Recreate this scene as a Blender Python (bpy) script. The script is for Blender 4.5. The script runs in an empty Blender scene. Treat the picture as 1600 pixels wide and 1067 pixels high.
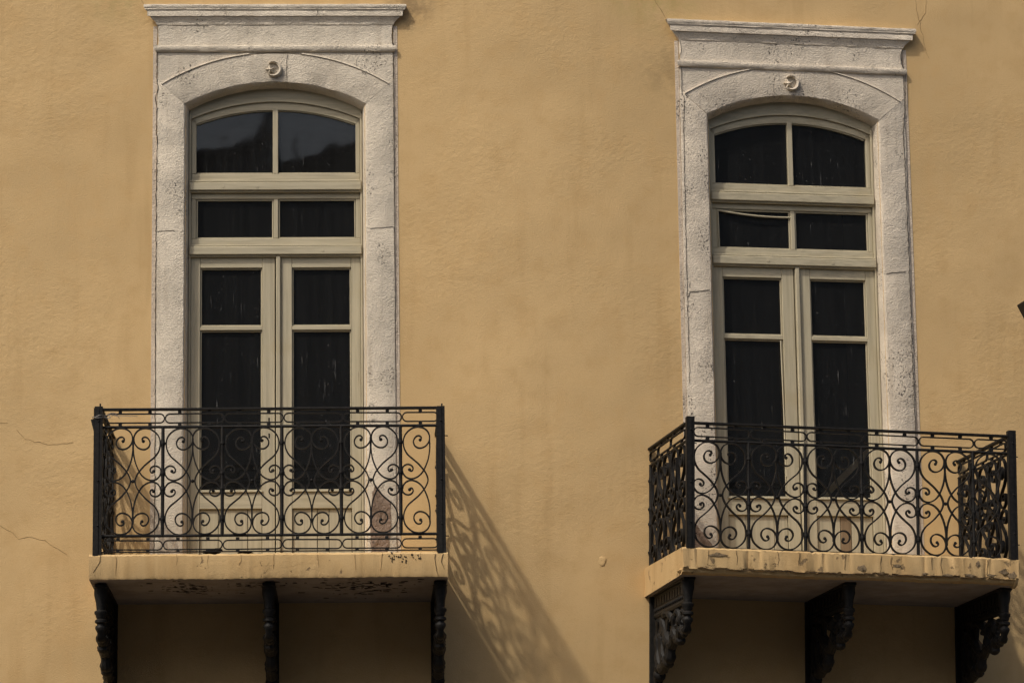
import bpy, bmesh, math, random
from mathutils import Vector, Matrix
random.seed(7)
PI = math.pi
sc = bpy.context.scene
col = sc.collection

# ---------------------------------------------------------------- camera, sky, sun, exposure
GZ = 1.6                                    # eye height above the street
cam_d = bpy.data.cameras.new('camera'); cam = bpy.data.objects.new('camera', cam_d); col.objects.link(cam)
cam_d.sensor_width = 36; cam_d.lens = 5343.3 / 1600 * 36; cam_d.clip_start = .1; cam_d.clip_end = 1000
cam.matrix_world = Matrix.Translation((0, 0, GZ)) @ Matrix.Rotation(PI / 2 + .19368, 4, 'X') @ Matrix.Rotation(-.0138, 4, 'Z')
sc.camera = cam
YL, YR, SR = .0452, .19102, .99551
to_sun = Vector((-.955, -1.045, 1.72)).normalized()
w = bpy.data.worlds.new('World'); sc.world = w; w.use_nodes = True
nt = w.node_tree; bg = nt.nodes['Background']
sky = nt.nodes.new('ShaderNodeTexSky'); sky.sky_type = 'NISHITA'; sky.sun_disc = False
sky.sun_elevation = math.asin(to_sun.z); sky.sun_rotation = math.atan2(to_sun.x, to_sun.y)
sky.dust_density = 6.0; sky.ozone_density = .6
nt.links.new(sky.outputs[0], bg.inputs[0]); bg.inputs[1].default_value = .13
sun_d = bpy.data.lights.new('sun', 'SUN'); sun_d.energy = 2.15; sun_d.angle = math.radians(2.1); sun_d.color = (1, .93, .82)
sun = bpy.data.objects.new('sun', sun_d); col.objects.link(sun); sun.location = (-8, -8, 30)
sun.rotation_euler = to_sun.to_track_quat('Z', 'Y').to_euler()
vs = sc.view_settings; vs.view_transform = 'Standard'; vs.look = 'None'; vs.exposure = -.12; vs.gamma = 1; vs.use_curve_mapping = False
cy = sc.cycles; cy.max_bounces = 6; cy.diffuse_bounces = 3; cy.glossy_bounces = 3; cy.transparent_max_bounces = 10; cy.caustics_reflective = False; cy.caustics_refractive = False

# ---------------------------------------------------------------- materials
class NT:
    def __init__(s, name):
        s.m = bpy.data.materials.new(name); s.m.use_nodes = True
        s.t = s.m.node_tree; s.b = s.t.nodes['Principled BSDF']; s.out = s.t.nodes['Material Output']
        s.pos = s.n('ShaderNodeNewGeometry').outputs['Position']
    def n(s, k, **kw):
        x = s.t.nodes.new(k)
        for a, v in kw.items(): setattr(x, a, v)
        return x
    def l(s, a, b):
        if isinstance(a, (int, float)): b.default_value = a
        elif isinstance(a, tuple): b.default_value = a if len(a) == len(b.default_value) else a + (1,)
        else: s.t.links.new(a, b)
    def map(s, scale=(1, 1, 1), loc=(0, 0, 0)):
        m = s.n('ShaderNodeMapping'); s.l(s.pos, m.inputs[0]); m.inputs['Scale'].default_value = scale; m.inputs['Location'].default_value = loc
        return m.outputs[0]
    def noise(s, scale, detail=4, rough=.55, vec=None, dist=0):
        x = s.n('ShaderNodeTexNoise'); s.l(vec or s.pos, x.inputs['Vector'])
        x.inputs['Scale'].default_value = scale; x.inputs['Detail'].default_value = detail; x.inputs['Roughness'].default_value = rough; x.inputs['Distortion'].default_value = dist
        return x.outputs['Fac']
    def ramp(s, f, a, b, smooth=True):
        x = s.n('ShaderNodeMapRange'); x.interpolation_type = 'SMOOTHSTEP' if smooth else 'LINEAR'
        s.l(f, x.inputs[0]); x.inputs[1].default_value = a; x.inputs[2].default_value = b
        return x.outputs[0]
    def math(s, op, a, b=0.0):
        x = s.n('ShaderNodeMath', operation=op); s.l(a, x.inputs[0]); s.l(b, x.inputs[1]); return x.outputs[0]
    def mix(s, f, a, b, blend='MIX'):
        x = s.n('ShaderNodeMix', data_type='RGBA', blend_type=blend); s.l(f, x.inputs[0]); s.l(a, x.inputs[6]); s.l(b, x.inputs[7]); return x.outputs[2]
    def ball(s, c, r):                                           # 1 inside a blob round the point c, 0 outside
        x = s.n('ShaderNodeVectorMath', operation='DISTANCE'); s.l(s.pos, x.inputs[0]); x.inputs[1].default_value = c
        return s.ramp(x.outputs['Value'], r, r * .15)
    def bump(s, h, dist, strength=1.0, prev=None):
        x = s.n('ShaderNodeBump'); s.l(h, x.inputs['Height']); x.inputs['Distance'].default_value = dist; x.inputs['Strength'].default_value = strength
        if prev is not None: s.l(prev, x.inputs['Normal'])
        return x.outputs[0]
    def bumps(s, *hs):                                           # heights in metres, added up and read once
        t = None
        for h, d in hs:
            x = s.math('MULTIPLY', h, d); t = x if t is None else s.math('ADD', t, x)
        return s.bump(t, 1.0)
    def done(s, colr, rough=.8, nrm=None, spec=.3):
        s.l(colr, s.b.inputs['Base Color']); s.l(rough, s.b.inputs['Roughness']); s.b.inputs['Specular IOR Level'].default_value = spec
        if nrm is not None: s.l(nrm, s.b.inputs['Normal'])
        return s.m

def plaster(name, base, stains=True, chips=0.0, streak=.3):
    k = NT(name)
    c = k.mix(k.ramp(k.noise(.9, 3), .3, .72), tuple(x * .945 for x in base), tuple(x * 1.045 for x in base))
    c = k.mix(k.ramp(k.noise(7, 3, .6), .42, .75), c, tuple(x * y for x, y in zip(base, (.95, .925, .89))))
    c = k.mix(k.math('MULTIPLY', k.ramp(k.noise(95, 2, .7), .56, .72), .13), c, (base[0] * .45, base[1] * .4, base[2] * .36))
    st = k.noise(1, 3, .6, k.map((6, 6, .7)))                    # faint rain streaks
    c = k.mix(k.math('MULTIPLY', k.ramp(st, .52 if stains else .46, .75 if stains else .66), streak), c, (base[0] * .72, base[1] * .66, base[2] * .58))
    pits = k.math('MULTIPLY', k.ramp(k.noise(210, 1), .735, .775), k.ramp(k.noise(2.2, 1), .45, .7))
    c = k.mix(k.math('MULTIPLY', pits, .65), c, (.09, .06, .035))
    if stains:
        fn = k.noise(9, 4, .65)
        for cc, r, colr, a in (((1.0, 23.9, 8.95), .62, (.34, .30, .08), .6), ((-2.75, 23.2, 8.85), .5, (.30, .27, .10), .5), ((.55, 23.8, 8.93), .34, (.24, .14, .06), .8),
                               ((1.12, 23.9, 8.2), .42, (.28, .2, .1), .55), ((-.7, 23.5, 8.65), .25, (.2, .14, .08), .6), ((4.1, 24.3, 8.3), .4, (.26, .18, .09), .5)):
            f = k.math('MULTIPLY', k.ball(cc, r), k.ramp(fn, .36, .62))
            c = k.mix(k.math('MULTIPLY', f, a), c, colr)
    hs = [(k.noise(2.1, 1, .5), .016), (k.math('MULTIPLY', k.noise(24, 2, .55, k.map((1, 1, 1.3))), k.ramp(k.noise(1.3, 1), .38, .68)), .0034), (k.noise(125, 2, .6, k.map((1, 1, 1.2))), .0021)]
    if chips:
        f = k.math('MULTIPLY', k.ramp(k.noise(11, 6, .7, dist=.5), .66 - .05 * chips, .68 - .05 * chips), .85)
        c = k.mix(f, c, k.mix(k.noise(60, 3), (.30, .215, .12), (.13, .095, .06)))
        hs.append((f, -.005))
    nrm = k.bumps(*hs)
    return k.done(c, .9, nrm, .15)

def stone(name, base, rough_patch=False, pits=0.0):
    k = NT(name)
    c = k.mix(k.ramp(k.noise(3.5, 3, .6), .3, .7), tuple(x * .86 for x in base), tuple(x * 1.08 for x in base))
    st = k.noise(1, 3, .62, k.map((14, 14, 1.6)))
    c = k.mix(k.math('MULTIPLY', k.ramp(st, .52, .74), .36), c, tuple(x * y for x, y in zip(base, (.62, .58, .54))))
    clus = k.ramp(k.noise(4.6, 2, .5, k.map((1, 1, .75))), .56 - pits, .66 - pits)
    pit = k.math('MULTIPLY', k.ramp(k.noise(72, 3, .62, dist=.6), .585, .625), clus)
    c = k.mix(k.math('MULTIPLY', pit, .85), c, (.055, .05, .05))
    fine = k.math('MULTIPLY', k.ramp(k.noise(150, 1), .66, .73), .4)
    c = k.mix(fine, c, (.1, .085, .07))
    nrm = k.bumps((pit, -.004), (k.noise(16, 3, .6), .008 if not rough_patch else .03), (k.noise(75, 3, .65, k.map((1, 1, 1.4))), .0078), (k.noise(190, 1), .0022))
    return k.done(c, .88, nrm, .2)

def wood(name, base, along):
    k = NT(name)
    sc_ = {'z': (42, 42, 1.7), 'x': (1.7, 42, 42)}[along]
    g = k.noise(1, 6, .62, k.map(sc_))
    c = k.mix(k.ramp(g, .35, .7), tuple(x * 1.05 for x in base), tuple(x * .8 for x in base))
    c = k.mix(k.math('MULTIPLY', k.ramp(k.noise(4, 4), .5, .75), .5), c, tuple(x * y for x, y in zip(base, (.85, .8, .7))))
    f = k.math('MULTIPLY', k.ramp(k.noise(1, 6, .7, k.map(tuple(a * 1.7 for a in sc_))), .63, .70), k.ramp(k.noise(2.6, 3), .48, .68))
    c = k.mix(k.math('MULTIPLY', f, .75), c, (.12, .085, .055))
    nrm = k.bumps((g, .0012), (f, -.0012))
    return k.done(c, .62, nrm, .3)

def plain(name, a, b, scale, rough=.6, bumpd=.002, spec=.3, metal=0):
    k = NT(name); f = k.noise(scale, 5, .62)
    k.b.inputs['Metallic'].default_value = metal
    return k.done(k.mix(k.ramp(f, .35, .68), a, b), rough, k.bump(f, bumpd), spec)

def glass(name):
    k = NT(name)
    tr = k.n('ShaderNodeBsdfTransparent'); tr.inputs[0].default_value = (.80, .82, .80, 1)
    gl = k.n('ShaderNodeBsdfGlossy'); gl.inputs['Roughness'].default_value = .03; gl.inputs[0].default_value = (.95, .95, .95, 1)
    gl_n = k.bump(k.noise(2.2, 2), .004, .35); k.l(gl_n, gl.inputs['Normal'])
    fr = k.n('ShaderNodeFresnel'); fr.inputs[0].default_value = 1.45
    m1 = k.n('ShaderNodeMixShader'); k.l(fr.outputs[0], m1.inputs[0]); k.l(tr.outputs[0], m1.inputs[1]); k.l(gl.outputs[0], m1.inputs[2])
    di = k.n('ShaderNodeBsdfDiffuse'); di.inputs[0].default_value = (.42, .42, .41, 1)
    drip = k.math('MULTIPLY', k.ramp(k.noise(1, 2, .6, k.map((85, 85, 3.4))), .655, .72), k.ramp(k.noise(4.2, 2), .5, .62))
    spk = k.math('MULTIPLY', k.ramp(k.noise(95, 1), .74, .78), .8)
    film = k.math('MULTIPLY', k.ramp(k.noise(1, 3, .6, k.map((28, 28, .8))), .3, .75), .009)
    f = k.math('MAXIMUM', k.math('MAXIMUM', k.math('MULTIPLY', drip, .3), k.math('MULTIPLY', spk, .5)), k.math('ADD', film, .016))
    m2 = k.n('ShaderNodeMixShader'); k.l(f, m2.inputs[0]); k.l(m1.outputs[0], m2.inputs[1]); k.l(di.outputs[0], m2.inputs[2])
    k.t.nodes.remove(k.b); k.l(m2.outputs[0], k.out.inputs[0])
    return k.m

OCHRE = (.615, .432, .213)
M = dict(
    wall=plaster('ochre_plaster', OCHRE), slab=plaster('slab_plaster', OCHRE, False, .35, .5), slab_worn=plaster('slab_plaster_flaking', tuple(x * .94 for x in OCHRE), False, 1.1, .45),
    stone=stone('white_stone', (.71, .635, .51)), stone_pitted=stone('pitted_white_stone', (.70, .62, .50), False, .05), rubble=stone('bare_brown_stone', (.27, .20, .15), True), strip=stone('painted_margin', (.66, .56, .44)),
    woodz=wood('cream_wood_upright', (.47, .42, .295), 'z'), woodx=wood('cream_wood_level', (.47, .42, .295), 'x'), tan=wood('tan_stand_in', (.62, .44, .28), 'x'), raw=wood('bare_wood', (.24, .17, .10), 'z'),
    iron=plain('black_iron', (.007, .0066, .006), (.016, .0145, .013), 40, .6, .0015, .22), cast=plain('cast_iron', (.007, .0066, .006), (.015, .0135, .012), 30, .6, .002, .25),
    glass=glass('old_glass'), crack=plain('crack_dark', (.05, .034, .02), (.09, .06, .035), 60, .95, .001, .1),
    hair=plain('hairline_crack', (.24, .16, .075), (.36, .24, .115), 60, .95, .001, .1),
    joint=plain('joint_dark', (.045, .04, .034), (.12, .10, .08), 25, .95, .001, .1),
    soffit=plain('soffit_paint', (.36, .31, .27), (.28, .235, .20), 6, .9, .004, .1), mould=plain('black_mould', (.02, .018, .016), (.05, .042, .036), 60, .95, .001, .1),
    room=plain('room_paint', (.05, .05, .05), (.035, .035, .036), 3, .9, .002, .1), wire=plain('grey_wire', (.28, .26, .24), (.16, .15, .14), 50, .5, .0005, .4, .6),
    asphalt=plain('asphalt', (.045, .045, .046), (.06, .058, .056), 30, .9, .004, .2), roof=plain('dark_roof', (.10, .06, .045), (.07, .045, .035), 8, .8, .01, .2),
    facing=plain('grey_render', (.36, .345, .32), (.42, .40, .37), 3, .9, .004, .1), litter=plain('dry_litter', (.02, .016, .012), (.045, .034, .024), 80, .95, .004, .1),
    edge=plain('broken_edge', (.27, .20, .12), (.11, .085, .055), 45, .95, .006, .1))

# ---------------------------------------------------------------- mesh helpers (local axes: x along the wall, y = -outward, z up)
class MB:
    def __init__(s): s.v = []; s.f = []; s.mi = []
    def add(s, vs_, fs, mi=0):
        o = len(s.v); s.v += [tuple(p) for p in vs_]; s.f += [tuple(i + o for i in f) for f in fs]; s.mi += [mi] * len(fs); return s
    def box(s, x0, x1, y0, y1, z0, z1, mi=0):
        return s.add([(x0, y0, z0), (x1, y0, z0), (x1, y1, z0), (x0, y1, z0), (x0, y0, z1), (x1, y0, z1), (x1, y1, z1), (x0, y1, z1)],
                     [(0, 3, 2, 1), (4, 5, 6, 7), (0, 1, 5, 4), (1, 2, 6, 5), (2, 3, 7, 6), (3, 0, 4, 7)], mi)
    def rings(s, R, closed=True, caps=True, mi=0):               # loft through rings of equal length
        n = len(R[0]); vs_ = [p for r in R for p in r]; fs = []
        for i in range(len(R) - 1):
            for j in range(n if closed else n - 1):
                a, b = i * n + j, i * n + (j + 1) % n; fs.append((a, b, b + n, a + n))
        if caps: fs += [tuple(reversed(range(n))), tuple(range((len(R) - 1) * n, len(R) * n))]
        return s.add(vs_, fs, mi)
    def lathe(s, prof, c=(0, 0), n=10):                          # prof: (radius, z)
        return s.rings([[(c[0] + r * math.cos(2 * PI * j / n), c[1] + r * math.sin(2 * PI * j / n), z) for j in range(n)] for r, z in prof])
    def ball(s, c, r, n=8, m=5, sq=(1, 1, 1)):
        return s.rings([[(c[0] + sq[0] * r * math.sin(PI * max(.03, min(.97, i / m))) * math.cos(2 * PI * j / n), c[1] + sq[1] * r * math.sin(PI * max(.03, min(.97, i / m))) * math.sin(2 * PI * j / n), c[2] - sq[2] * r * math.cos(PI * i / m)) for j in range(n)] for i in range(m + 1)])
    def tube(s, pts, rad, n=7):
        P = [Vector(p) for p in pts]; R = []
        for i, p in enumerate(P):
            t = (P[min(i + 1, len(P) - 1)] - P[max(i - 1, 0)]).normalized()
            a = t.cross(Vector((1, 0, 0)) if abs(t.x) < .9 else Vector((0, 0, 1))).normalized(); b = t.cross(a)
            r = rad[i] if isinstance(rad, (list, tuple)) else rad
            R.append([p + (a * math.cos(2 * PI * j / n) + b * math.sin(2 * PI * j / n)) * r for j in range(n)])
        return s.rings(R)
    def strip(s, pts, th, dep, closed=False):                    # flat bar on edge following a curve (x, z)
        P = [Vector((p[0], p[1])) for p in pts]; n = len(P); R = []
        for i, p in enumerate(P):
            t = (P[(i + 1) % n] - P[i - 1]) if closed else (P[min(i + 1, n - 1)] - P[max(i - 1, 0)])
            t.normalize(); q = Vector((-t.y, t.x)) * th / 2
            a, b = p + q, p - q
            R.append([(a.x, -dep / 2, a.y), (b.x, -dep / 2, b.y), (b.x, dep / 2, b.y), (a.x, dep / 2, a.y)])
        if closed: R.append(R[0])
        return s.rings(R, caps=not closed)
    def prism(s, poly, y0, y1, mi=0):                            # polygon (x, z) given depth
        n = len(poly); vs_ = [(x, y0, z) for x, z in poly] + [(x, y1, z) for x, z in poly]
        return s.add(vs_, [tuple(range(n)), tuple(reversed(range(n, 2 * n)))] + [(i, n + i, n + (i + 1) % n, (i + 1) % n) for i in range(n)], mi)
    def mesh(s, name, mats, bevel=0, smooth=False):
        me = bpy.data.meshes.new(name); me.from_pydata(s.v, [], s.f)
        for m in (mats if isinstance(mats, (list, tuple)) else [mats]): me.materials.append(m)
        for p, i in zip(me.polygons, s.mi): p.material_index = i
        bm = bmesh.new(); bm.from_mesh(me)
        bmesh.ops.recalc_face_normals(bm, faces=bm.faces)
        if bevel: bmesh.ops.bevel(bm, geom=list(bm.edges), offset=bevel, segments=1, affect='EDGES', profile=.5)
        if smooth:
            for f in bm.faces: f.smooth = True
        bm.to_mesh(me); bm.free()
        if smooth: me.set_sharp_from_angle(angle=math.radians(38))
        return me
def put(name, me, parent=None, loc=(0, 0, 0), rz=0, label=None):
    o = bpy.data.objects.new(name, me); col.objects.link(o); o.parent = parent; o.location = loc; o.rotation_euler = (0, 0, rz)
    if label: o['label'] = label
    return o
def part(mb, name, mat, parent=None, bevel=0, smooth=False, label=None, loc=(0, 0, 0)):
    return put(name, mb.mesh(name, mat, bevel, smooth), parent, loc, 0, label)
def empty(name, parent=None, loc=(0, 0, 0), rot=(0, 0, 0), label=None):
    o = bpy.data.objects.new(name, None); col.objects.link(o); o.parent = parent; o.location = loc; o.rotation_euler = rot; o.empty_display_size = .1
    if label: o['label'] = label
    return o
def tag(o, label=None, cat=None, group=None, kind=None):
    for k, v in (('label', label), ('category', cat), ('group', group), ('kind', kind)):
        if v: o[k] = v
    return o
def smooth_curve(P, k=5):                                        # Catmull-Rom
    out = []
    for i in range(len(P) - 1):
        p0, p1, p2, p3 = (Vector(P[max(i - 1, 0)]), Vector(P[i]), Vector(P[i + 1]), Vector(P[min(i + 2, len(P) - 1)]))
        for j in range(k):
            t = j / k
            out.append(.5 * (2 * p1 + (p2 - p0) * t + (2 * p0 - 5 * p1 + 4 * p2 - p3) * t * t + (3 * p1 - p0 - 3 * p2 + p3) * t ** 3))
    out.append(Vector(P[-1])); return [tuple(p) for p in out]
def jag(pts, amp, step=.03):
    out = []
    for (a, b), (c, d) in zip(pts, pts[1:]):
        n = max(1, int(math.hypot(c - a, d - b) / step))
        for i in range(n):
            t = i / n; out.append((a + (c - a) * t + random.uniform(-amp, amp), b + (d - b) * t + random.uniform(-amp, amp)))
    out.append(pts[-1]); return out
def crack(pts, parent, n, wd=.004, amp=.006, mat='crack', step=.03):
    P = jag(pts, amp, step); mb = MB(); R = []
    for i, p in enumerate(P):
        a, b = P[max(i - 1, 0)], P[min(i + 1, len(P) - 1)]
        t = Vector((b[0] - a[0], b[1] - a[1])); t = t.normalized() if t.length > 1e-6 else Vector((1, 0))
        h = wd / 2 * random.uniform(.35, 1.25) * (.25 if i in (0, len(P) - 1) else 1)
        x, z, q = p[0], p[1], Vector((-t.y, t.x)) * h
        R.append([(x + q.x, -n, z + q.y), (x, -n - .001, z), (x - q.x, -n, z - q.y), (x, -n + .004, z)])
    mb.rings(R); return part(mb, 'crack', M[mat], parent)

# ---------------------------------------------------------------- frames of the two window bays
L0 = Vector((-1.6529, 23.4503, 2.9859 + GZ)); R0 = Vector((2.0547 * SR, 23.9764 * SR, 2.9588 * SR + GZ))
FR = {'L': (L0, YL), 'R': (R0, YR)}
def frame(name, wv):
    o, yaw = FR[wv]; return empty(name, None, o, (0, 0, yaw))

# ---------------------------------------------------------------- the setting: street, opposite houses, facade wall
g = MB().add([(-200, -200, 0), (200, -200, 0), (200, 200, 0), (-200, 200, 0)], [(0, 1, 2, 3)])
tag(part(g, 'street', M['asphalt']), kind='structure')

facade = tag(empty('house_facade', None, (0, 23.6, 0)), 'weathered ochre plaster house front carrying two balconies, bending gently between them', 'facade', kind='thing')
def wall_xy(wv, u, n=0):
    o, yaw = FR[wv]; return (o.x + u * math.cos(yaw) + n * math.sin(yaw), o.y + u * math.sin(yaw) - n * math.cos(yaw))
xb, T, D = .35, .62, YR - YL
cL = ((xb - L0.x) / math.cos(YL)); cR = ((xb - R0.x) / math.cos(YR))
cols = [(*wall_xy('L', u), t) for u, t in ((-9, 0), (-.63, 'L'), (.63, 0))]
NB = 20
for i in range(NB + 1):
    t = i / NB; a, b, c = Vector(wall_xy('L', cL - T)), Vector((xb, (wall_xy('L', cL)[1] + wall_xy('R', cR)[1]) / 2)), Vector(wall_xy('R', cR + T))
    p = a * (1 - t) ** 2 + b * 2 * t * (1 - t) + c * t * t; cols.append((p.x, p.y, 0))
cols += [(*wall_xy('R', u), t) for u, t in ((-.63, 'R'), (.63, 0), (9, 0))]
mb = MB(); zs = {'L': (L0.z - .06, L0.z + 3.6), 'R': (R0.z - .06, R0.z + 3.6)}
TOP = 11.5
for (x0, y0, h), (x1, y1, _) in zip(cols, cols[1:]):
    for z0, z1 in ([(0, zs[h][0]), (zs[h][1], TOP)] if h else [(0, TOP)]):
        mb.add([(x0, y0 - 23.6, z0), (x1, y1 - 23.6, z0), (x1, y1 - 23.6, z1), (x0, y0 - 23.6, z1)], [(0, 1, 2, 3)])
me = mb.mesh('wall', M['wall'], 0, True)
wall = put('wall', me, facade)
bm = bmesh.new(); bm.from_mesh(me); bmesh.ops.remove_doubles(bm, verts=bm.verts, dist=1e-4)
for f in bm.faces:
    if f.normal.y > 0: f.normal_flip()
bm.to_mesh(me); bm.free()
top = MB().box(-10.8, 11.2, .02, 6, TOP - .3, TOP + .2); part(top, 'roof', M['roof'], facade)
# cracks that run across the plaster; the two frames below only carry their coordinates
for wv, lst in (('L', [[(-1.906, 1.075), (-1.853, 1.07)], [(-1.795, 1.029), (-1.728, .961), (-1.662, .938), (-1.573, .92), (-1.441, .923), (-1.397, .932)],
                       [(-1.93, .37), (-1.807, .305), (-1.762, .26), (-1.697, .277), (-1.587, .245), (-1.498, .187), (-1.432, .151)], [(-.975, 4.16), (-.929, 4.06)]]),
                ('R', [[(-1.012, 4.207), (-.976, 4.141), (-.925, 4.05)], [(.955, 4.08), (1.031, 4.178), (1.04, 4.295)], [(.947, 4.291), (.963, 4.194), (1.019, 3.876)], [(1.02, 3.88), (1.04, 3.83)]])):
    o, yaw = FR[wv]
    for pl in lst:
        c = crack(pl, facade, .001, .0036, .005, 'hair')
        c.location = (o.x, o.y - 23.6, o.z); c.rotation_euler = (0, 0, yaw)

def wall_y(x):
    for (xa, ya, _), (xb_, yb, _) in zip(cols, cols[1:]):
        if xa <= x <= xb_: return ya + (yb - ya) * (x - xa) / (xb_ - xa)
bz = (.60, R0.z + .12)
part(MB().rings([[(bz[0] + r * math.cos(a * PI / 6) * (1 + .2 * math.sin(a * 2.1)), wall_y(bz[0]) - 23.6 + .004 - d, bz[1] + 1.2 * r * math.sin(a * PI / 6)) for a in range(12)] for r, d in ((.034, 0), (.028, .006), (.018, .0075), (.004, .006))]), 'plaster_blister', M['wall'], facade, 0, True)

def opposite(x0, x1, zl, zr, label, seed):
    t = tag(empty('opposite_house', None, ((x0 + x1) / 2, -12, 0)), label, 'house', 'houses across the street')
    a, b = x0 - (x0 + x1) / 2, x1 - (x0 + x1) / 2
    part(MB().prism([(a, 0), (b, 0), (b, zr - .25), (a, zl - .25)], -9, 0), 'wall', M['facing'], t)
    part(MB().prism([(a - .02, zl - .24), (b + .02, zr - .24), (b + .02, zr), (a - .02, zl)], -9.3, .35), 'roof', M['roof'], t)
    n = max(2, int((x1 - x0) / 2.4)); wm = MB().box(-.5, .5, -.02, .06, 0, 1.7).mesh('window', M['glass'])
    fm = MB()
    for q in ((-.6, -.5, 0, 1.7), (.5, .6, 0, 1.7), (-.6, .6, 1.7, 1.8), (-.6, .6, -.12, 0)): fm.box(q[0], q[1], -.02, .1, q[2], q[3])
    fm = fm.mesh('frame', M['woodz'])
    for i in range(n):
        for z in (2.2, 5.6, 9.0):
            wd = put('window', wm, t, (a + (i + .5) * (b - a) / n, 0, z)); put('frame', fm, wd)
    return t
opposite(-26, -9, 13.6 + GZ, 13.6 + GZ, 'long flat-eaved grey house across the street, beyond the lean-to roofs', 1)
opposite(-8.9, -.93, 11.7 + GZ, 15.7 + GZ, 'grey lean-to house whose roof slope is mirrored in the left fanlight pane', 2)
hB = opposite(-.9, 9.5, 14.7 + GZ, 19.3 + GZ, 'grey house with a roof mast, mirrored in the second fanlight pane', 3)
part(MB().tube([(-.49 - 4.3, -1, 14 + GZ), (-.49 - 4.3, -1, 15.75 + GZ)], .035), 'mast', M['iron'], hB)
opposite(9.7, 32, 20 + GZ, 20 + GZ, 'tall flat-roofed grey house facing the angled balcony across the street', 4)

# ---------------------------------------------------------------- stone surrounds
def arc(za, ze, ue, n, t0=-1, t1=1):
    s_ = za - ze; r = (ue * ue + s_ * s_) / (2 * s_); am = math.asin(ue / r)
    return [((r * math.sin(am * (t0 + (t1 - t0) * i / n))), za - r + r * math.cos(am * (t0 + (t1 - t0) * i / n))) for i in range(n + 1)]
def rough_edges(mb, amp):
    mb.v = [(x + random.uniform(-amp, amp), y + random.uniform(-amp, amp) * .5, z + random.uniform(-amp, amp)) for x, y, z in mb.v]; return mb
def long_loft(prof, k=26, amp=.0014):                            # the same with the length cut up, so that worn edges wander
    mb = MB(); R = []
    def row(t, i):
        r = []
        for n_, h, z in prof: r.append((h * (2 * t - 1) + (random.uniform(-amp, amp) if 0 < i < k else 0), -n_ * RS + random.uniform(-amp, amp), z + DZ + .002 + .014 * max(0, (z - 3.9) / .15) + random.uniform(-amp, amp)))
        return [(r[0][0], .02, prof[0][2] + DZ)] + r + [(r[-1][0], .02, r[-1][2])]
    return mb.rings([row(i / k, i) for i in range(k + 1)])

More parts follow.
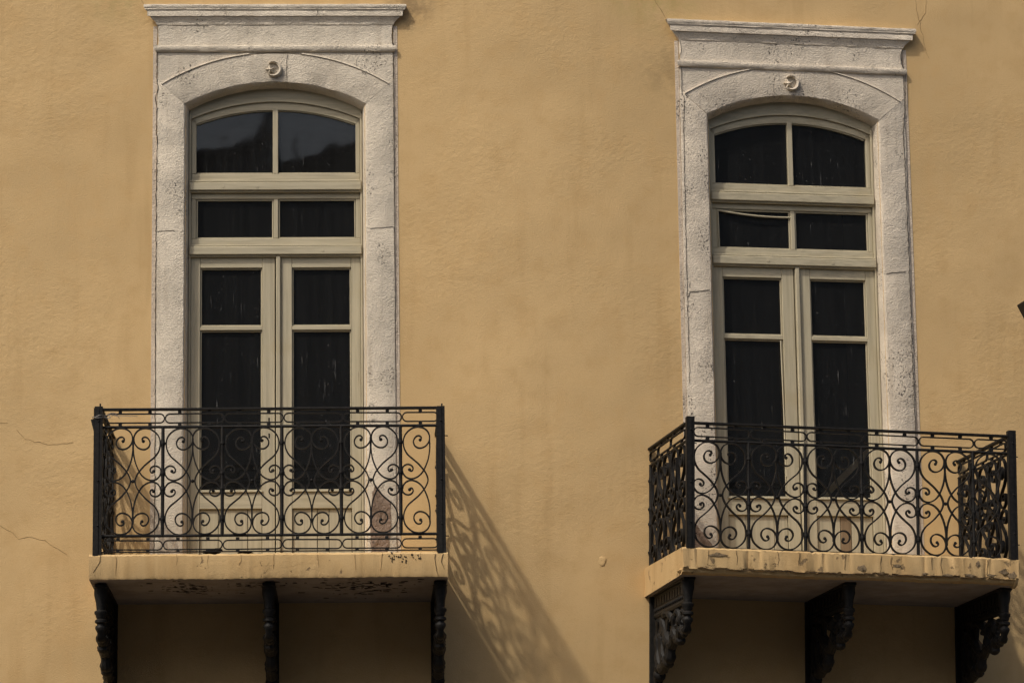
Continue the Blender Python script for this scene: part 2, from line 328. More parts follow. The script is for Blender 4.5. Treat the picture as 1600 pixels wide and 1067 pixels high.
RS = .40; DZ = 0
def surround(wv, label, joints):
    t = tag(frame('window_surround', wv), label, 'door surround', 'stone surrounds of the balcony doors', 'thing')
    G = .0005; SM = M['stone' if wv == 'L' else 'stone_pitted']
    for sx, zj in zip((-1, 1), joints):
        def jamb(z0, z1, slant):
            cs = [(.836, -.012), (.836, .034), (.831, .041), (.648, .043), (.643, .039), (.626, -.012), (.622, -.03), (.609, -.13), (.70, -.13)]
            k = 16; R = []
            for i in range(k + 1):
                row = []
                for u, n_ in cs:
                    zt = z1 if not slant else (3.345 + max(0, (u - .643)) * .90 - max(0, .643 - u) * .35 + .004)
                    z = z0 + (zt - z0) * i / k
                    e = .0022 if (0 < i < k and n_ > 0) else 0
                    row.append((sx * (u + random.uniform(-e, e)), -(n_ * RS if n_ > 0 else n_) + random.uniform(-e, e) * .6, z))
                R.append(row)
            part(MB().rings(R), 'jamb_block', SM, t, 0, True)
        jamb(-.05, zj - G, False); jamb(zj + G, 3.4, True)
        # painted margin beside the stone
        part(MB().box(*sorted((sx * .838, sx * .866)), -.004, .01, .001, 3.92 + DZ), 'painted_margin', M['strip'], t)
    # arch ring in three stones
    NS = 14
    for t0, t1, nm in ((-1, -.1135, 'arch_stone'), (-.113, .113, 'keystone'), (.114, 1, 'arch_stone')):
        I = arc(3.509, 3.347, .645, NS, t0, t1); X = arc(3.716, 3.489, .80, NS, t0, t1)
        I2 = arc(3.487, 3.327, .626, NS, t0, t1); I3 = arc(3.483, 3.322, .612, NS, t0, t1)
        R = []
        for i in range(NS + 1):
            e = lambda: random.uniform(-.0018, .0018)
            x, a, b, c = X[i], I[i], I2[i], I3[i]
            R.append([(x[0], .01, x[1]), (x[0], -.044 * RS, x[1]), (a[0], -.045 * RS + e(), a[1] + .006 + e()), (a[0], -.040 * RS + e(), a[1] + e()), (b[0], .026, b[1] + e()), (c[0], .13, c[1]), (x[0], .13, x[1])])
        part(MB().rings(R), nm, SM, t, 0, True)
    for sx in (-1, 1):                                           # spandrels, a step behind the ring, under a thin ridge
        X = arc(3.722, 3.494, .80, 14, 0, 1)
        part(MB().prism([(sx * x, z) for x, z in X] + [(sx * .834, 3.512), (sx * .834, 3.722)], -.034 * RS, .02), 'spandrel', SM, t)
        E_ = arc(3.722, 3.492, .803, 14, .22, 1)
        R = []
        for i, (x, z) in enumerate(E_): R.append([(sx * x, -.012, z + .010), (sx * x, -.022, z + .008), (sx * x, -.025, z - .001), (sx * x, -.012, z - .004)])
        part(MB().rings(R), 'ridge', SM, t)
    part(long_loft([(.045, .84, 3.722), (.07, .846, 3.727), (.088, .857, 3.742), (.092, .859, 3.757), (.086, .856, 3.766), (.05, .835, 3.772)]), 'string_course', SM, t, 0, True)
    part(long_loft([(.052, .833, 3.768), (.046, .828, 3.79), (.042, .824, 3.84), (.046, .828, 3.89), (.054, .833, 3.921)]), 'frieze', SM, t, 0, True)
    part(long_loft([(.05, .833, 3.917), (.064, .84, 3.922), (.068, .848, 3.94), (.085, .868, 3.955), (.104, .882, 3.966), (.106, .884, 3.972), (.128, .905, 3.974), (.130, .906, 4.004), (.126, .905, 4.008),
                    (.132, .914, 4.012), (.145, .924, 4.018), (.146, .926, 4.022), (.142, .924, 4.025), (.152, .931, 4.030), (.153, .932, 4.046), (.146, .929, 4.051), (.0, .929, 4.057)], 34, .0015), 'cornice', SM, t, 0, True)
    # crescent and star
    em = empty('emblem', t, (-.010, .0275, 3.596)); em.scale = (1.16, 1.16, 1.16)
    oc, oi = (.002, 0, .050), (-.009, .003, .039)
    P = [(oc[0] + oc[2] * math.cos(a), oc[1] + oc[2] * math.sin(a)) for a in [math.radians(-128 + 256 * i / 22) for i in range(23)]]
    Q = [(oi[0] + oi[2] * math.cos(a), oi[1] + oi[2] * math.sin(a)) for a in [math.radians(-124 + 248 * i / 22) for i in range(23)]]
    R = []
    for p, q in zip(P, Q):
        mx, mz = (p[0] + q[0]) / 2, (p[1] + q[1]) / 2
        R.append([(p[0], -.04, p[1]), (p[0] * .97, -.058, p[1] * .97), (mx, -.067, mz), (q[0], -.06, q[1]), (q[0], -.04, q[1])])
    part(MB().rings(R), 'crescent', SM, em, 0, True)
    st = MB(); ring = []
    for i in range(10):
        a = PI / 2 + i * PI / 5 + .2; r = .030 if i % 2 == 0 else .0115; ring.append((-.022 + r * math.cos(a), -.004 + r * math.sin(a)))
    st.add([(-.022, -.070, -.004)] + [(x, -.05, z) for x, z in ring] + [(x, -.04, z) for x, z in ring], [(0, 1 + i, 1 + (i + 1) % 10) for i in range(10)] + [(1 + i, 11 + i, 11 + (i + 1) % 10, 1 + (i + 1) % 10) for i in range(10)])
    part(st, 'star', SM, em)
    return t
sL = surround('L', 'white stone surround with arched head and cornice above the frontal balcony, broken at its foot', (2.424, 2.446))
DZ = -.034
sR = surround('R', 'white stone surround with arched head and cornice above the angled balcony, black-pitted and cracked', (2.052, 2.222))
for s_, lst in ((sL, [([(-.835, 3.923), (-.836, 3.782), (-.858, 3.768), (-.836, 3.725), (-.838, 3.5), (-.826, 3.477), (-.846, 3.383), (-.837, 3.313), (-.839, 3.126), (-.832, 3.103), (-.837, 2.708), (-.835, 2.247), (-.837, 1.881), (-.835, 1.335), (-.832, .615), (-.836, .05)], .046, .005),
                      ([(.837, 3.9), (.836, 3.5), (.838, 2.6), (.836, 1.5)], .0455, .0018), ([(.082, 3.715), (.081, 3.6), (.083, 3.50)], .0462, .003), ([(-.70, 2.43), (-.83, 2.425)], .0452, .0016), ([(.66, 2.44), (.83, 2.452)], .0452, .0014)]),
                (sR, [([(.85, 3.699), (.84, 3.457), (.816, 3.264), (.823, 2.977), (.826, 2.359), (.824, 1.606), (.828, 1.14), (.83, .5)], .0462, .0048), ([(.835, 3.9), (.815, 3.84), (.82, 3.78), (.85, 3.70)], .0535, .0035),
                      ([(-.825, 3.92), (-.82, 3.8), (-.838, 3.76), (-.822, 3.68), (-.824, 3.49), (-.806, 3.468), (-.818, 3.254), (-.82, 2.079), (-.816, 1.385)], .0462, .003), ([(-.66, 2.06), (-.80, 2.04), (-.82, 2.0)], .0465, .0035), ([(.65, 2.215), (.80, 2.235)], .0465, .003)])):
    for pl, n_, wd in lst: crack(pl, s_, n_ * RS + .0015, wd, .003, 'joint', .022)
def patch(poly, parent, n_, mat, name):                          # a worn patch with a rough, uneven face
    c = (sum(p[0] for p in poly) / len(poly), sum(p[1] for p in poly) / len(poly)); mb = MB(); P = jag(poly + [poly[0]], .005, .025)[:-1]
    R = [[(c[0] + (x - c[0]) * k, -(n_ + d + (random.uniform(-.003, .003) if d > 0 else 0)), c[1] + (z - c[1]) * k) for x, z in P] for k, d in ((1.0, -.006), (.985, .003), (.8, .005), (.5, .004), (.12, .006))]
    return part(mb.rings(R), name, M[mat], parent, 0, True)
patch([(.685, .636), (.735, .56), (.795, .50), (.80, .40), (.797, .287), (.775, .15), (.73, .06), (.665, .06), (.652, .332), (.665, .511)], sL, .0205, 'rubble', 'broken_patch')['label'] = 'broken pinkish brown patch of bare stone'
patch([(-.822, .42), (-.75, .332), (-.70, .265), (-.66, .19), (-.665, .06), (-.81, .06)], sR, .0205, 'rubble', 'broken_patch')

# ---------------------------------------------------------------- balcony doors with fanlight and transom light
def bx(parent, name, mat, u0, u1, z0, z1, n0, n1, bev=.003):
    return part(MB().box(u0, u1, -n1, -n0, z0, z1), name, M[mat], parent, bev)
def ring_part(parent, name, mat, o, i, n0, n1, k=20):            # o, i: (apex z, end z, end u)
    O, I = arc(o[0], o[1], o[2], k), arc(i[0], i[1], i[2], k)
    return part(MB().rings([[(a[0], -n0, a[1]), (a[0], -n1, a[1]), (b[0], -n1, b[1]), (b[0], -n0, b[1])] for a, b in zip(O, I)]), name, M[mat], parent, 0, True)
def pane(parent, poly, n_=-.118):
    return part(MB().prism(poly, -n_, -n_ + .004), 'pane', M['glass'], parent)
def bead_frame(parent, u0, u1, z0, z1, n_=-.104, wd=.010):
    for q in ((u0, u0 + wd, z0, z1), (u1 - wd, u1, z0, z1), (u0 + wd, u1 - wd, z0, z0 + wd), (u0 + wd, u1 - wd, z1 - wd, z1)):
        bx(parent, 'glazing_bead', 'woodz' if q[1] - q[0] < .02 else 'woodx', *q, n_ - .012, n_, .002)
def rect(u0, u1, z0, z1): return [(u0, z0), (u1, z0), (u1, z1), (u0, z1)]

def french_window(wv, label):
    t = tag(frame('french_window', wv), label, 'balcony door', 'cream wooden balcony doors', 'thing')
    fr = empty('frame', t)
    for sx in (-1, 1): bx(fr, 'frame_post', 'woodz', *sorted((sx * .612, sx * .597)), 0, 3.30, -.15, -.072)
    ring_part(fr, 'arched_head', 'woodx', (3.492, 3.345, .609), (3.389, 3.262, .604), -.15, -.088)
    ring_part(fr, 'head_moulding', 'woodx', (3.405, 3.277, .603), (3.389, 3.262, .603), -.15, -.078)
    for z0, z1 in ((2.737, 2.796), (2.271, 2.331)):
        bx(fr, 'transom_bar', 'woodx', -.606, .606, z0, z1, -.15, -.052, .005)
        bx(fr, 'drip_mould', 'woodx', -.603, .603, z0 - .012, z0 - .001, -.15, -.066, .003)
    for u, z in ((-.37, 2.765), (-.13, 2.76), (.33, 2.30)) if wv == 'L' else ((-.2, 2.30), (.28, 2.295)):
        part(MB().rings([[(u + .012 * math.cos(a * PI / 6), -y, z + .012 * math.sin(a * PI / 6)) for a in range(12)] for y in (.05, -.0495 + .1)] if False else [[(u + r * math.cos(a * PI / 6), y, z + r * math.sin(a * PI / 6)) for a in range(12)] for r, y in ((.012, .053), (.012, .0505), (.009, .0498))]), 'plug', M['woodx'], fr)
    # fanlight
    fl = empty('fanlight', t)
    bx(fl, 'stile', 'woodz', -.596, -.562, 2.866, 3.262, -.14, -.094); bx(fl, 'stile', 'woodz', .566, .596, 2.866, 3.262, -.14, -.094)
    bx(fl, 'rail', 'woodx', -.596, .596, 2.812, 2.864, -.14, -.090); bx(fl, 'weather_ledge', 'woodx', -.602, .602, 2.799, 2.811, -.14, -.060)
    ring_part(fl, 'arched_rail', 'woodx', (3.387, 3.260, .600), (3.333, 3.232, .564), -.14, -.094)
    ring_part(fl, 'glazing_bead', 'woodx', (3.334, 3.234, .566), (3.325, 3.223, .556), -.13, -.104)
    bx(fl, 'mullion', 'woodz', -.021, .017, 2.866, 3.345, -.135, -.092)
    for a, b in ((-.565, -.018), (.014, .569)):
        A = [p for p in arc(3.336, 3.236, .57, 40) if a <= p[0] <= b]
        pane(fl, [(a, 2.858), (b, 2.858), (b, A[-1][1])] + A[::-1] + [(a, A[0][1])])
        bx(fl, 'glazing_bead', 'woodx', a + .006, b - .006, 2.866, 2.875, -.115, -.103, .002)
    # transom light
    tl = empty('transom_light', t)
    bx(tl, 'rail', 'woodx', -.596, .596, 2.682, 2.724, -.14, -.094); bx(tl, 'rail', 'woodx', -.596, .596, 2.345, 2.394, -.14, -.088); bx(tl, 'weather_ledge', 'woodx', -.602, .602, 2.333, 2.344, -.14, -.060)
    bx(tl, 'stile', 'woodz', -.596, -.562, 2.396, 2.680, -.14, -.094); bx(tl, 'stile', 'woodz', .566, .596, 2.396, 2.680, -.14, -.094); bx(tl, 'mullion', 'woodz', -.014, .017, 2.396, 2.680, -.14, -.092)
    for a, b in ((-.560, -.016), (.019, .564)):
        pane(tl, rect(a - .005, b + .005, 2.39, 2.69)); bead_frame(tl, a, b, 2.396, 2.680)
    # two leaves
    for side, (s0, p0, p1, s1) in (('L', (-.596, -.530, -.094, -.006)), ('R', (.036, .114, .530, .596))):
        lf = empty('door_leaf', t)
        bx(lf, 'stile', 'woodz', s0, p0, .012, 2.262, -.14, -.088); bx(lf, 'stile', 'woodz', p1, s1, .012, 2.262, -.14, -.088)
        bx(lf, 'rail', 'woodx', p0 + .001, p1 - .001, 2.183, 2.262, -.14, -.089); bx(lf, 'glazing_bar', 'woodx', p0 + .001, p1 - .001, 1.736, 1.765, -.135, -.090)
        bx(lf, 'rail', 'woodx', p0 + .001, p1 - .001, .472, .585, -.14, -.089); bx(lf, 'weather_ledge', 'woodx', p0 - .004, p1 + .004, .586, .598, -.14, -.076)
        bx(lf, 'rail', 'woodx', p0 + .001, p1 - .001, .012, .11, -.14, -.089)
        pane(lf, rect(p0 - .005, p1 + .005, 1.76, 2.19)); pane(lf, rect(p0 - .005, p1 + .005, .592, 1.74))
        bead_frame(lf, p0 + .001, p1 - .001, 1.766, 2.182); bead_frame(lf, p0 + .001, p1 - .001, .599, 1.735)
        cuts = [p0 + .002, p0 + (p1 - p0) * (.42 if side == 'R' else .30), p0 + (p1 - p0) * (.47 if side == 'R' else .63) + .06, p1 - .002]
        for a, b in zip(cuts, cuts[1:]):
            bx(lf, 'panel_board', 'raw' if (wv, side) == ('R', 'R') and a == cuts[1] else 'woodz', a + .0018, b - .0018, .112, .470, -.13, -.106 - random.uniform(0, .003), .0025)
        if side == 'R': bx(lf, 'astragal', 'woodz', .002, .034, .014, 2.262, -.13, -.064, .006)
        else:
            for z in (1.095, .985): bx(lf, 'keyhole_plate', 'iron', -.052, -.042, z - .017, z + .017, -.089, -.085, .002)
    return t
wL = french_window('L', 'cream wooden double door with arched fanlight behind the frontal balcony, streaked panes')
wR = french_window('R', 'cream wooden double door with arched fanlight behind the angled balcony, one bead sagging')
part(MB().tube([(-.555 + .54 * i / 12, .10 - .012 * math.sin(PI * i / 12), 2.672 - .040 * (i / 12) - .016 * math.sin(PI * i / 12)) for i in range(13)], .007, 6), 'loose_bead', M['woodx'], wR, 0, True, 'loose glazing bead sagging across the transom pane')
part(MB().tube([(-.112, .098, 1.73), (-.098, .096, .75)], .006, 5), 'loose_bead', M['woodz'], wR, 0, True)
part(MB().tube([(-.545, .1, 2.39), (-.549, .1, 2.67)], .006, 5), 'loose_bead', M['woodz'], wR)

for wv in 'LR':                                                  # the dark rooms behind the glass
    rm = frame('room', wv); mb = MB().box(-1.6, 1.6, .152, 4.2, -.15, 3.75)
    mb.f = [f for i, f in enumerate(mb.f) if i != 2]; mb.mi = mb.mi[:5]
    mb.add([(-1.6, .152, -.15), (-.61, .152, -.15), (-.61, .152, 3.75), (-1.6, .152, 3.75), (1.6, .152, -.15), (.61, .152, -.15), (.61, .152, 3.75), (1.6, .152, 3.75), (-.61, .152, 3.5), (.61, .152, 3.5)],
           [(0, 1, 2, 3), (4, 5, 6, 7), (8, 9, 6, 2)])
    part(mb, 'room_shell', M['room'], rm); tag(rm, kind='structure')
pk = tag(frame('reflection_stand_in', 'R'), 'added tan plank leaning behind the lower pane of the angled door', 'stand_in')  # added bar behind the glass, shaped to stand for a pale diagonal reflection
part(MB().prism([(.10, .50), (.60, .985), (.60, 1.045), (.10, .565)], .19, .215), 'stand_in_bar', M['tan'], pk)

# ---------------------------------------------------------------- balconies
C1 = [(285, 402), (296, 392), (300, 376), (288, 358), (262, 350), (228, 366), (202, 415), (212, 468), (250, 500), (296, 505), (348, 484), (386, 440), (402, 388), (398, 336), (368, 283), (318, 250), (255, 239), (190, 254), (130, 298), (91, 352), (75, 425), (87, 512), (132, 590), (200, 650), (265, 708), (330, 785), (362, 840), (380, 905)]
C2 = [(404, 372), (405, 440), (405, 520), (393, 612), (368, 700), (328, 788), (288, 842), (235, 880), (172, 896), (112, 878), (74, 832), (62, 790), (72, 745), (108, 718), (146, 715), (180, 733), (196, 765), (184, 795), (162, 797), (152, 780)]
K = .000532
def cv(P): return [((x - 40) * K, (905 - y) * K) for x, y in P]
TH, DEP = .0092, .022
c1 = cv(C1); c1 = c1 + [(x, -z) for x, z in reversed(c1[:-1])]
c2 = cv(C2)
SCROLL = {}
def scroll_mesh(pts, sx, sz, ends):
    mb = MB(); P = smooth_curve([(sx * x, sz * z) for x, z in pts], 4); mb.strip(P, TH, DEP)
    for e in ends: mb.ball((sx * e[0], 0, sz * e[1]), .0115, 8, 5, (1, .9, 1))
    return mb.mesh('scroll', M['iron'], 0, True)
for sx in (-1, 1):
    SCROLL['big', sx] = scroll_mesh(c1, sx, 1, (c1[0], c1[-1]))
    for sz in (-1, 1): SCROLL['small', sx, sz] = scroll_mesh(c2, sx, sz, (c2[-1],))
def bal_profile():
    p = [(.0115, -.3625), (.0115, -.20)]
    out = [(.0118, -.362)]
    for zc in (-.252, -.052, .052, .252):
        out += [(.0118, zc - .030), (.0135, zc - .018), (.0135, zc - .011), (.0185, zc - .008), (.0195, zc), (.0185, zc + .008), (.0135, zc + .011), (.0135, zc + .018), (.0115, zc + .030)]
    return out + [(.0112, .362)]
BAL = MB().lathe(bal_profile(), (0, 0), 8).mesh('baluster', M['iron'], 0, True)
STUD = MB().ball((0, 0, 0), .0125, 8, 5).tube([(-.016, 0, 0), (.016, 0, 0)], .006, 6).mesh('stud', M['iron'], 0, True)
BAY = .3925
def loop_mesh(wd, up):
    r, h = .030, .030; n = 8; P = []
    for i in range(n + 1): a = -PI / 2 + PI * i / n; P.append((wd / 2 - r - .003 + r * math.cos(a), r * math.sin(a)))
    for i in range(n + 1): a = PI / 2 + PI * i / n; P.append((-wd / 2 + r + .003 + r * math.cos(a), r * math.sin(a)))
    mb = MB().strip(P, .0080, .016, True)
    for x in ((-wd / 4, wd / 4) if wd > .3 else (0,)):
        for z in (.039, -.039): mb.box(x - .0115, x + .0115, -.009, .009, z - .010, z + .010)
    return mb.mesh('loop', M['iron'])
LOOP = {True: loop_mesh(BAY, 1), False: loop_mesh(BAY * .5, 1)}
LOOP_END = loop_mesh(BAY * .62, 1)
def panel(parent, loc, rz, x0, x1, start, low_band, full=5, half=True, rev=False, label=None):
    """a run of railing along local x from x0 to x1; bays begin at `start`"""
    p = empty('railing_panel', parent, loc, (0, 0, rz), label)
    ln = x1 - x0; cx_ = (x0 + x1) / 2
    part(MB().box(-ln / 2, ln / 2, -.019, .019, -.008, .008), 'top_rail', M['iron'], p, .003, False, None, (cx_, 0, .966))
    part(MB().tube([(-ln / 2, 0, 0), (ln / 2, 0, 0)], .0098, 8), 'upper_bar', M['iron'], p, 0, True, None, (cx_, 0, .848))
    part(MB().tube([(-ln / 2, 0, 0), (ln / 2, 0, 0)], .0098, 8), 'lower_bar', M['iron'], p, 0, True, None, (cx_, 0, .123))
    if low_band: part(MB().box(-ln / 2, ln / 2, -.012, .012, -.003, .003), 'foot_bar', M['iron'], p, 0, False, None, (cx_, 0, .016))
    zc = .4855
    for i in range(full + (1 if half else 0)):
        b0 = start + i * BAY
        j = lambda: random.uniform(-.002, .002)
        if i > 0: put('baluster', BAL, p, (b0, 0, zc))
        put('scroll', SCROLL['big', 1], p, (b0 + j(), j(), zc + j())); put('scroll', SCROLL['small', 1, 1], p, (b0, j(), zc)); put('scroll', SCROLL['small', 1, -1], p, (b0, j(), zc))
        lm = LOOP[True]
        if i < full:
            b1 = b0 + BAY
            put('scroll', SCROLL['big', -1], p, (b1 + j(), j(), zc + j())); put('scroll', SCROLL['small', -1, 1], p, (b1, j(), zc)); put('scroll', SCROLL['small', -1, -1], p, (b1, j(), zc))
            put('stud', STUD, p, (b0 + BAY / 2, 0, zc))
            put('loop', lm, p, (b0 + BAY / 2 + .012, 0, .906))
            if low_band: put('loop', lm, p, (b0 + BAY / 2 + .004, 0, .0615))
        else:
            put('loop', LOOP_END, p, (b0 + BAY * .31 + .012, 0, .906))
            if low_band: put('loop', LOOP_END, p, (b0 + BAY * .31 + .004, 0, .0615))
    for o in p.children:                                         # hand-bent bars: each a little out of true
        if o.name.startswith(('scroll', 'loop')): o.rotation_euler = (random.gauss(0, .012), random.gauss(0, .007), random.gauss(0, .012))
    return p
def post_mesh(h, knob):
    mb = MB().box(-.026, .026, -.026, .026, .0, h)
    mb.box(-.031, -.027, -.031, .004, .0, h - .01).box(-.026, .004, -.031, -.027, .0, h - .01)
    mb.tube([(.008, 0, h), (.008, 0, h + knob)], .006, 6)
    for z in (h * .12, h * .8): mb.tube([(.026, 0, z), (.046, 0, z)], .0035, 5)
    for z in (h * .2, h * .5, h * .9): mb.ball((.0, -.031, z), .007, 6, 4)
    return mb

def slab_mesh(ztop, zbot, worn, name):
    prof = [(.30, ztop), (1.115, ztop), (1.132, ztop - .014), (1.134, zbot + .016), (1.128, zbot)] if not worn else [(.30, ztop), (1.108, ztop), (1.128, ztop - .012), (1.134, zbot + .012), (1.130, zbot), (1.118, zbot - .004), (1.112, zbot - .02), (1.085, zbot - .036)]
    drop = .02 if not worn else .045
    k = 120; R = []
    for i in range(k + 1):
        x = (-1.166 if worn else -1.192) + (2.33 if worn else 2.352) * i / k; row = [(x, .02, ztop)]
        for j, (n_, z) in enumerate(prof):
            if j == 0: row.append((x, -.30, ztop)); continue
            a = .0022 if j > 1 else .0016
            big = (random.random() < .2) * random.uniform(.004, .018) if worn and j in (3, 4) else 0
            top_chip = (random.random() < .06) * random.uniform(.003, .010) if j in (1, 2) else 0
            e = .004 * math.sin(x * 3.1) + .003 * math.sin(x * 7.7 + 1)
            row.append((x + random.uniform(-a, a), -n_ + random.uniform(-a, a) + big + top_chip, z + random.uniform(-a, a) + e * (.5 if j > 2 else .3) + big * .7 - top_chip * .6))
        row.append((x, .02, zbot - drop - .012)); R.append(row)
    mb = MB().rings(R); n = len(R[0])
    for fi, f in enumerate(mb.f):                                # the underside has paint of its own
        j = fi % n
        if fi < k * n and j in ((n - 2,) if not worn else (n - 2,)): mb.mi[fi] = 1
    return mb.mesh(name, [M['slab_worn' if worn else 'slab'], M['soffit']], 0, True)

# cast brackets: a (outward, z) drawing given thickness
def bracket_meshes():
    T_ = {}
    y = lambda n_: -n_
    T_['wall_plate'] = MB().box(-.045, .045, -.022, .0, -.80, 0).mesh('wall_plate', M['cast'], .004)
    T_['top_plate'] = MB().box(-.042, .042, -1.0, -.023, -.022, 0).mesh('top_plate', M['cast'], .004)
    pn = MB().box(-.016, .016, -.92, -.023, -.150, -.023)
    for i in range(17): pn.ball((-.018, -.07 - i * .05, -.128), .013, 6, 4).ball((.018, -.07 - i * .05, -.128), .013, 6, 4)
    for i in range(11):
        x = -.09 - i * .077
        for sx in (-1, 1): pn.box(sx * .016 - .006, sx * .016 + .006, x - .026, x + .026, -.10, -.045)
    pn.tube([(0, -.03, -.158), (0, -.93, -.158)], .022, 8)
    T_['pierced_panel'] = pn.mesh('pierced_panel', M['cast'])
    T_['pendant'] = MB().lathe([(.020, -.30), (.030, -.285), (.024, -.262), (.040, -.25), (.040, -.236), (.026, -.226), (.034, -.214), (.034, -.204), (.043, -.192), (.043, -.178), (.03, -.168), (.034, -.12), (.046, -.07), (.046, -.03), (.052, -.022)], (0, -.945), 10).mesh('pendant', M['cast'], 0, True)
    def arm(P, r0, r1, w=1.0):
        S = smooth_curve(P, 5); n = len(S); mb = MB()
        R = []
        for i, (a, z) in enumerate(S):
            p = Vector(S[min(i + 1, n - 1)]) - Vector(S[max(i - 1, 0)]); p.normalize(); q = Vector((-p.y, p.x)); t = i / (n - 1)
            r = r0 + (r1 - r0) * t + .006 * math.sin(i * 1.1)
            R.append([(r * w * math.cos(k * PI / 4), -(a + q.x * r * math.sin(k * PI / 4)), z + q.y * r * math.sin(k * PI / 4)) for k in range(8)])
        return mb.rings(R)
    T_['scroll_arm'] = [
        arm([(.945, -.27), (.93, -.33), (.86, -.36), (.79, -.32), (.80, -.24), (.86, -.22), (.885, -.26), (.86, -.285)], .026, .018, 1.2).mesh('scroll_arm', M['cast'], 0, True),
        arm([(.80, -.33), (.73, -.385), (.64, -.375), (.585, -.30), (.62, -.22), (.70, -.21), (.725, -.27), (.68, -.30), (.655, -.27)], .036, .020, 1.1).mesh('scroll_arm', M['cast'], 0, True),
        arm([(.60, -.345), (.53, -.40), (.43, -.39), (.33, -.30), (.27, -.205), (.36, -.18), (.47, -.20), (.52, -.26)], .034, .026, 1.1).mesh('scroll_arm', M['cast'], 0, True),
        arm([(.47, -.37), (.455, -.46), (.40, -.51), (.31, -.50), (.24, -.42), (.22, -.32), (.29, -.30), (.33, -.37), (.30, -.42)], .038, .018, 1.1).mesh('scroll_arm', M['cast'], 0, True),
        arm([(.36, -.49), (.27, -.54), (.16, -.52), (.10, -.42), (.09, -.30), (.14, -.20)], .040, .024, 1.0).mesh('scroll_arm', M['cast'], 0, True),
        arm([(.16, -.52), (.10, -.58), (.07, -.66), (.04, -.79)], .040, .018, 1.0).mesh('scroll_arm', M['cast'], 0, True)]
    T_['sun_block_plate'] = MB().add([(sx * .008, -a, z) for sx in (-1, 1) for a, z in ((.022, -.15), (.42, -.15), (.37, -.30), (.36, -.40), (.34, -.48), (.22, -.52), (.10, -.56), (.06, -.68), (.022, -.78))], [tuple(range(9)), tuple(range(17, 8, -1))] + [(i, 9 + i, 9 + (i + 1) % 9, (i + 1) % 9) for i in range(9)]).mesh('sun_block_plate', M['cast'])  # added infill that stops sun patches falling through the bracket openings
    T_['boss'] = MB().ball((0, -.125, -.575), .042, 10, 6, (1.1, 1, 1.1)).mesh('boss', M['cast'], 0, True)
    T_['bead_row'] = None
    lf = MB()
    for a, z, r in ((.72, -.405, .04), (.50, -.40, .035), (.84, -.375, .03), (.40, -.525, .035), (.2, -.545, .035), (.3, -.36, .03), (.16, -.32, .025)): lf.ball((.0, -a, z), r, 7, 5, (1.0, 1.1, .9))
    T_['leaf_lump'] = lf
    return T_
BK = bracket_meshes(); LF = BK.pop('leaf_lump'); BK.pop('bead_row')
LFM = [MB().ball((0, 0, 0), r, 8, 5, (1.0, 1.15, .9)).mesh('leaf_knob', M['cast'], 0, True) for r in (.04, .033, .027)]
def bracket(parent, u, z):
    b = empty('bracket', parent, (u, 0, z))
    for k_, me_ in BK.items():
        for m_ in (me_ if isinstance(me_, list) else [me_]): put(k_, m_, b)
    for a, zz, i in ((.73, -.40, 0), (.50, -.41, 1), (.85, -.37, 2), (.39, -.52, 0), (.2, -.55, 1), (.3, -.36, 2), (.15, -.31, 2)): put('leaf_knob', LFM[i], b, (0, -a, zz))
    return b

def balcony(wv, label, ztop, zbot, dz, worn, brs, starts, posts):
    t = tag(frame('balcony', wv), label, 'balcony', 'iron balconies on the facade', 'thing')
    if wv == 'R': t.rotation_euler = (0, .0232, YR)
    sl = put('slab', slab_mesh(ztop, zbot, worn, 'slab'), t)
    nF = 1.098
    lb = not worn
    panel(t, (0, -nF, dz), 0, -1.12, 1.11, starts, lb)
    for sx in (-1, 1):
        u = sx * 1.128 + (.0 if sx < 0 else -.004)
        q = panel(t, (u, -nF + .03, dz), PI / 2, 0, 1.075, .03, lb, 2, True)
        put('baluster', BAL, q, (1.055, 0, .4855))
    for (u, h, kn) in posts:
        part(post_mesh(h - (ztop - .01), kn), 'post', M['iron'], t, 0, False, None, (u, -nF, ztop - .01))
    for u in brs: bracket(t, u, (zbot - (.012 if not worn else .034)))
    return t, sl
bL, slL = balcony('L', 'black wrought iron balcony on a plain ochre slab, seen frontally, with two loop bands', 0, -.166, 0, False, (-1.125, -.02, 1.112), -1.108, ((-1.139, .985, .022), (1.124, .975, .02)))
bR, slR = balcony('R', 'black wrought iron balcony on a flaking cracked slab, seen at an angle', .048, -.097, -.079, True, (-1.09, .025, 1.12), -1.10, ((-1.11, .928, .0), (1.14, .925, .0)))
# the stay fin beside one post, and cracks and mould on the slabs
part(MB().prism([(-1.195, .905), (-1.165, .915), (-1.165, .79)], -1.07, -.95), 'stay', M['iron'], bL)
for x in (-1.02, -.62, -.41, -.2, .02, .30, .55, .73, .98):
    crack([(x, -.004), (x + random.uniform(-.01, .01), -.05), (x + random.uniform(-.015, .015), -random.uniform(.06, .15))], slL, 1.1345, .0018, .003, 'hair', .02)
crack([(-1.12, 0), (-1.12, -.05), (-1.165, -.12)], slL, 1.1358, .003, .003); crack([(1.075, -.01), (1.08, -.08), (1.095, -.16)], slL, 1.1358, .004, .004); crack([(1.13, -.01), (1.118, -.07), (1.14, -.12)], slL, 1.1358, .0035, .004)
for x in (-.99, -.80, -.52, -.37, -.05, .20, .27, .55, .62, .94):
    crack([(x, .035), (x + random.uniform(-.01, .01), -.02), (x + random.uniform(-.012, .012), -random.uniform(.05, .085))], slR, 1.1342, .0026, .004, 'crack', .02)
crack([(-1.05, -.094)] + [(-1.05 + .1 * i, -.096 + random.uniform(-.006, .006)) for i in range(1, 22)], slR, 1.1345, .007, .003, 'crack', .02)
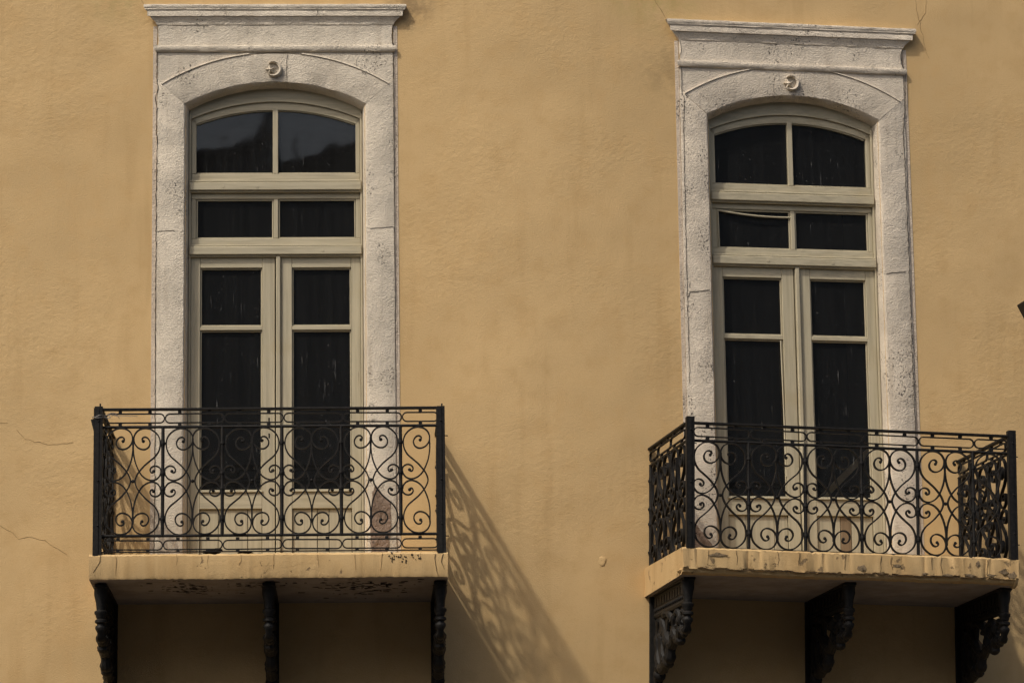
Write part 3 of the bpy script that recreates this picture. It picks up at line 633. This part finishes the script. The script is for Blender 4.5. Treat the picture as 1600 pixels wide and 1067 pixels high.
def chip(c, r, parent, n_, sq=1.0, mat='edge'):
    P = [(c[0] + r * 1.15 * random.uniform(.25, 1.4) * math.cos(a * PI / 5), c[1] + r * sq * random.uniform(.35, 1.35) * math.sin(a * PI / 5)) for a in range(10)]
    mb = MB(); R = [[(c[0] + (x - c[0]) * k, -(n_ + d), c[1] + (z - c[1]) * k) for x, z in P] for k, d in ((1, -.004), (.96, .0015), (.5, .0022), (.05, .002))]
    return part(mb.rings(R), 'chip', M[mat], parent, 0, True)
for c, r, sq in (((.07, -.06), .034, .7), ((.30, -.03), .026, .5), ((.50, -.078), .022, .5), ((.66, -.082), .03, .35), ((.82, -.08), .04, .3), ((.97, -.075), .035, .4), ((1.06, -.05), .03, .8), ((1.12, -.07), .03, 1), ((-.93, .0), .05, .3), ((.88, .0), .016, 1.2)):
    chip(c, r, slR, 1.1335, sq)
for c in ((.80, -.035), (.87, -.035), (.97, -.03)):
    for _ in range(11): chip((c[0] + random.gauss(0, .016), c[1] + random.gauss(-.006, .014)), random.uniform(.002, .0065), slL, 1.1345, 1.2, 'mould')
def spots(parent, c, ext, n, z, mat='mould'):                    # specks of mould under a slab
    mb = MB()
    for _ in range(n):
        x, y_ = random.gauss(c[0], ext[0]), random.gauss(c[1], ext[1]); r = random.uniform(.004, .016)
        if not -1.05 < y_ < -.06: continue
        zz = z - .032 * (1.12 + y_) / 1.12
        mb.rings([[(x + r * k * 1.6 * math.cos(a * PI / 3 + _), y_ + r * k * math.sin(a * PI / 3 + _), zz - d) for a in range(6)] for k, d in ((1, -.004), (1, .0015), (.4, .002))])
    o = part(mb, 'mould_specks', M[mat], parent); o['kind'] = 'stuff'
spots(slL, (-.50, -.72), (.13, .13), 150, -.166); spots(slL, (-.25, -.85), (.2, .05), 60, -.166); spots(slL, (.60, -.70), (.17, .2), 130, -.166)
# crumbling plaster where the angled slab meets the bracket and the wall
def lump(parent, c, sq, mat, r=.05):
    mb = MB().ball(c, r, 12, 8, sq); rough_edges(mb, .005); return part(mb, 'plaster_lump', M[mat], parent, 0, True)
lump(slR, (-1.12, -1.05, -.105), (1.3, 1.2, .55), 'slab_worn'); lump(slR, (1.15, -1.05, -.075), (.55, 1.5, 1.3), 'slab_worn', .055); lump(slL, (1.145, -1.08, -.02), (.55, .9, 1.2), 'slab', .045); lump(slL, (-1.17, -.4, -.13), (.5, 5, .7), 'slab', .05)

# ---------------------------------------------------------------- small things
lt = tag(frame('dry_litter', 'L'), 'dark clump of dry litter on the slab edge behind the loop band', 'litter', None, 'stuff')
for c, s_ in (((-.40, -1.06, .018), (2.6, 1, .7)), ((-.36, -1.05, .03), (1.6, 1, .5)), ((-.17, -1.07, .008), (2.2, 1, .35))): part(rough_edges(MB().ball(c, .025, 9, 6, s_), .004), 'clump', M['litter'], lt)
wr = tag(frame('tie_wire', 'L'), 'thin grey wire twisted around the corner post of the frontal balcony', 'wire')
mb = MB(); P = []
for i in range(60):
    a = i / 60 * 2 * PI * 2.5; P.append((-1.139 + .042 * math.cos(a), -1.098 + .044 * math.sin(a), .905 + .02 * i / 60 + .006 * math.sin(a * 2.3)))
mb.tube(P, .0022, 5); part(mb, 'coil', M['wire'], wr)
for e in ([(-1.10, -1.14, .92), (-1.05, -1.14, .925), (-1.02, -1.145, .915), (-.95, -1.14, .916), (-.88, -1.13, .915)], [(-1.10, -1.14, .91), (-1.06, -1.145, .90), (-1.07, -1.14, .93), (-1.03, -1.14, .935), (-1.0, -1.14, .90)], [(-1.09, -1.14, .90), (-1.05, -1.14, .915), (-1.045, -1.14, .93), (-1.01, -1.14, .915)]):
    part(MB().tube(smooth_curve(e, 4), .0018, 5), 'loose_end', M['wire'], wr)
wr2 = tag(frame('loose_wire', 'L'), 'thin pale wire hanging inside the foot of the frontal balcony corner', 'wire')
part(MB().tube(smooth_curve([(-1.10, -1.05, .10), (-1.085, -1.06, .125), (-1.07, -1.06, .11), (-1.05, -1.05, .07), (-1.035, -1.04, .03)], 5), .0022, 5), 'strand', M['wire'], wr2)
# the wall lantern whose corner enters the picture
o, yaw = FR['R']
ln = tag(frame('wall_lantern', 'R'), 'black wall lantern cut off by the picture edge beside the angled door', 'lantern')
cx_, cy_, zt = 1.705, -.40, 1.951
part(MB().rings([[(cx_ + s1 * h, cy_ + s2 * h, z) for s1, s2 in ((-1, -1), (1, -1), (1, 1), (-1, 1))] for h, z in ((.055, zt - .30), (.06, zt - .28), (.158, zt), (.158, zt + .012))]), 'body', M['iron'], ln, .003)
part(MB().rings([[(cx_ + s1 * h, cy_ + s2 * h, z) for s1, s2 in ((-1, -1), (1, -1), (1, 1), (-1, 1))] for h, z in ((.12, zt + .014), (.10, zt + .05), (.03, zt + .12), (.02, zt + .17))]), 'cap', M['iron'], ln)
part(MB().tube([(cx_, cy_, zt + .16), (cx_, cy_, zt + .26), (cx_ + .2, -.2, zt + .30), (cx_ + .4, 0, zt + .25)], .014, 8), 'arm', M['iron'], ln, 0, True)
part(MB().box(cx_ + .35, cx_ + .45, -.014, 0, zt + .15, zt + .35), 'mounting_plate', M['iron'], ln, .003)
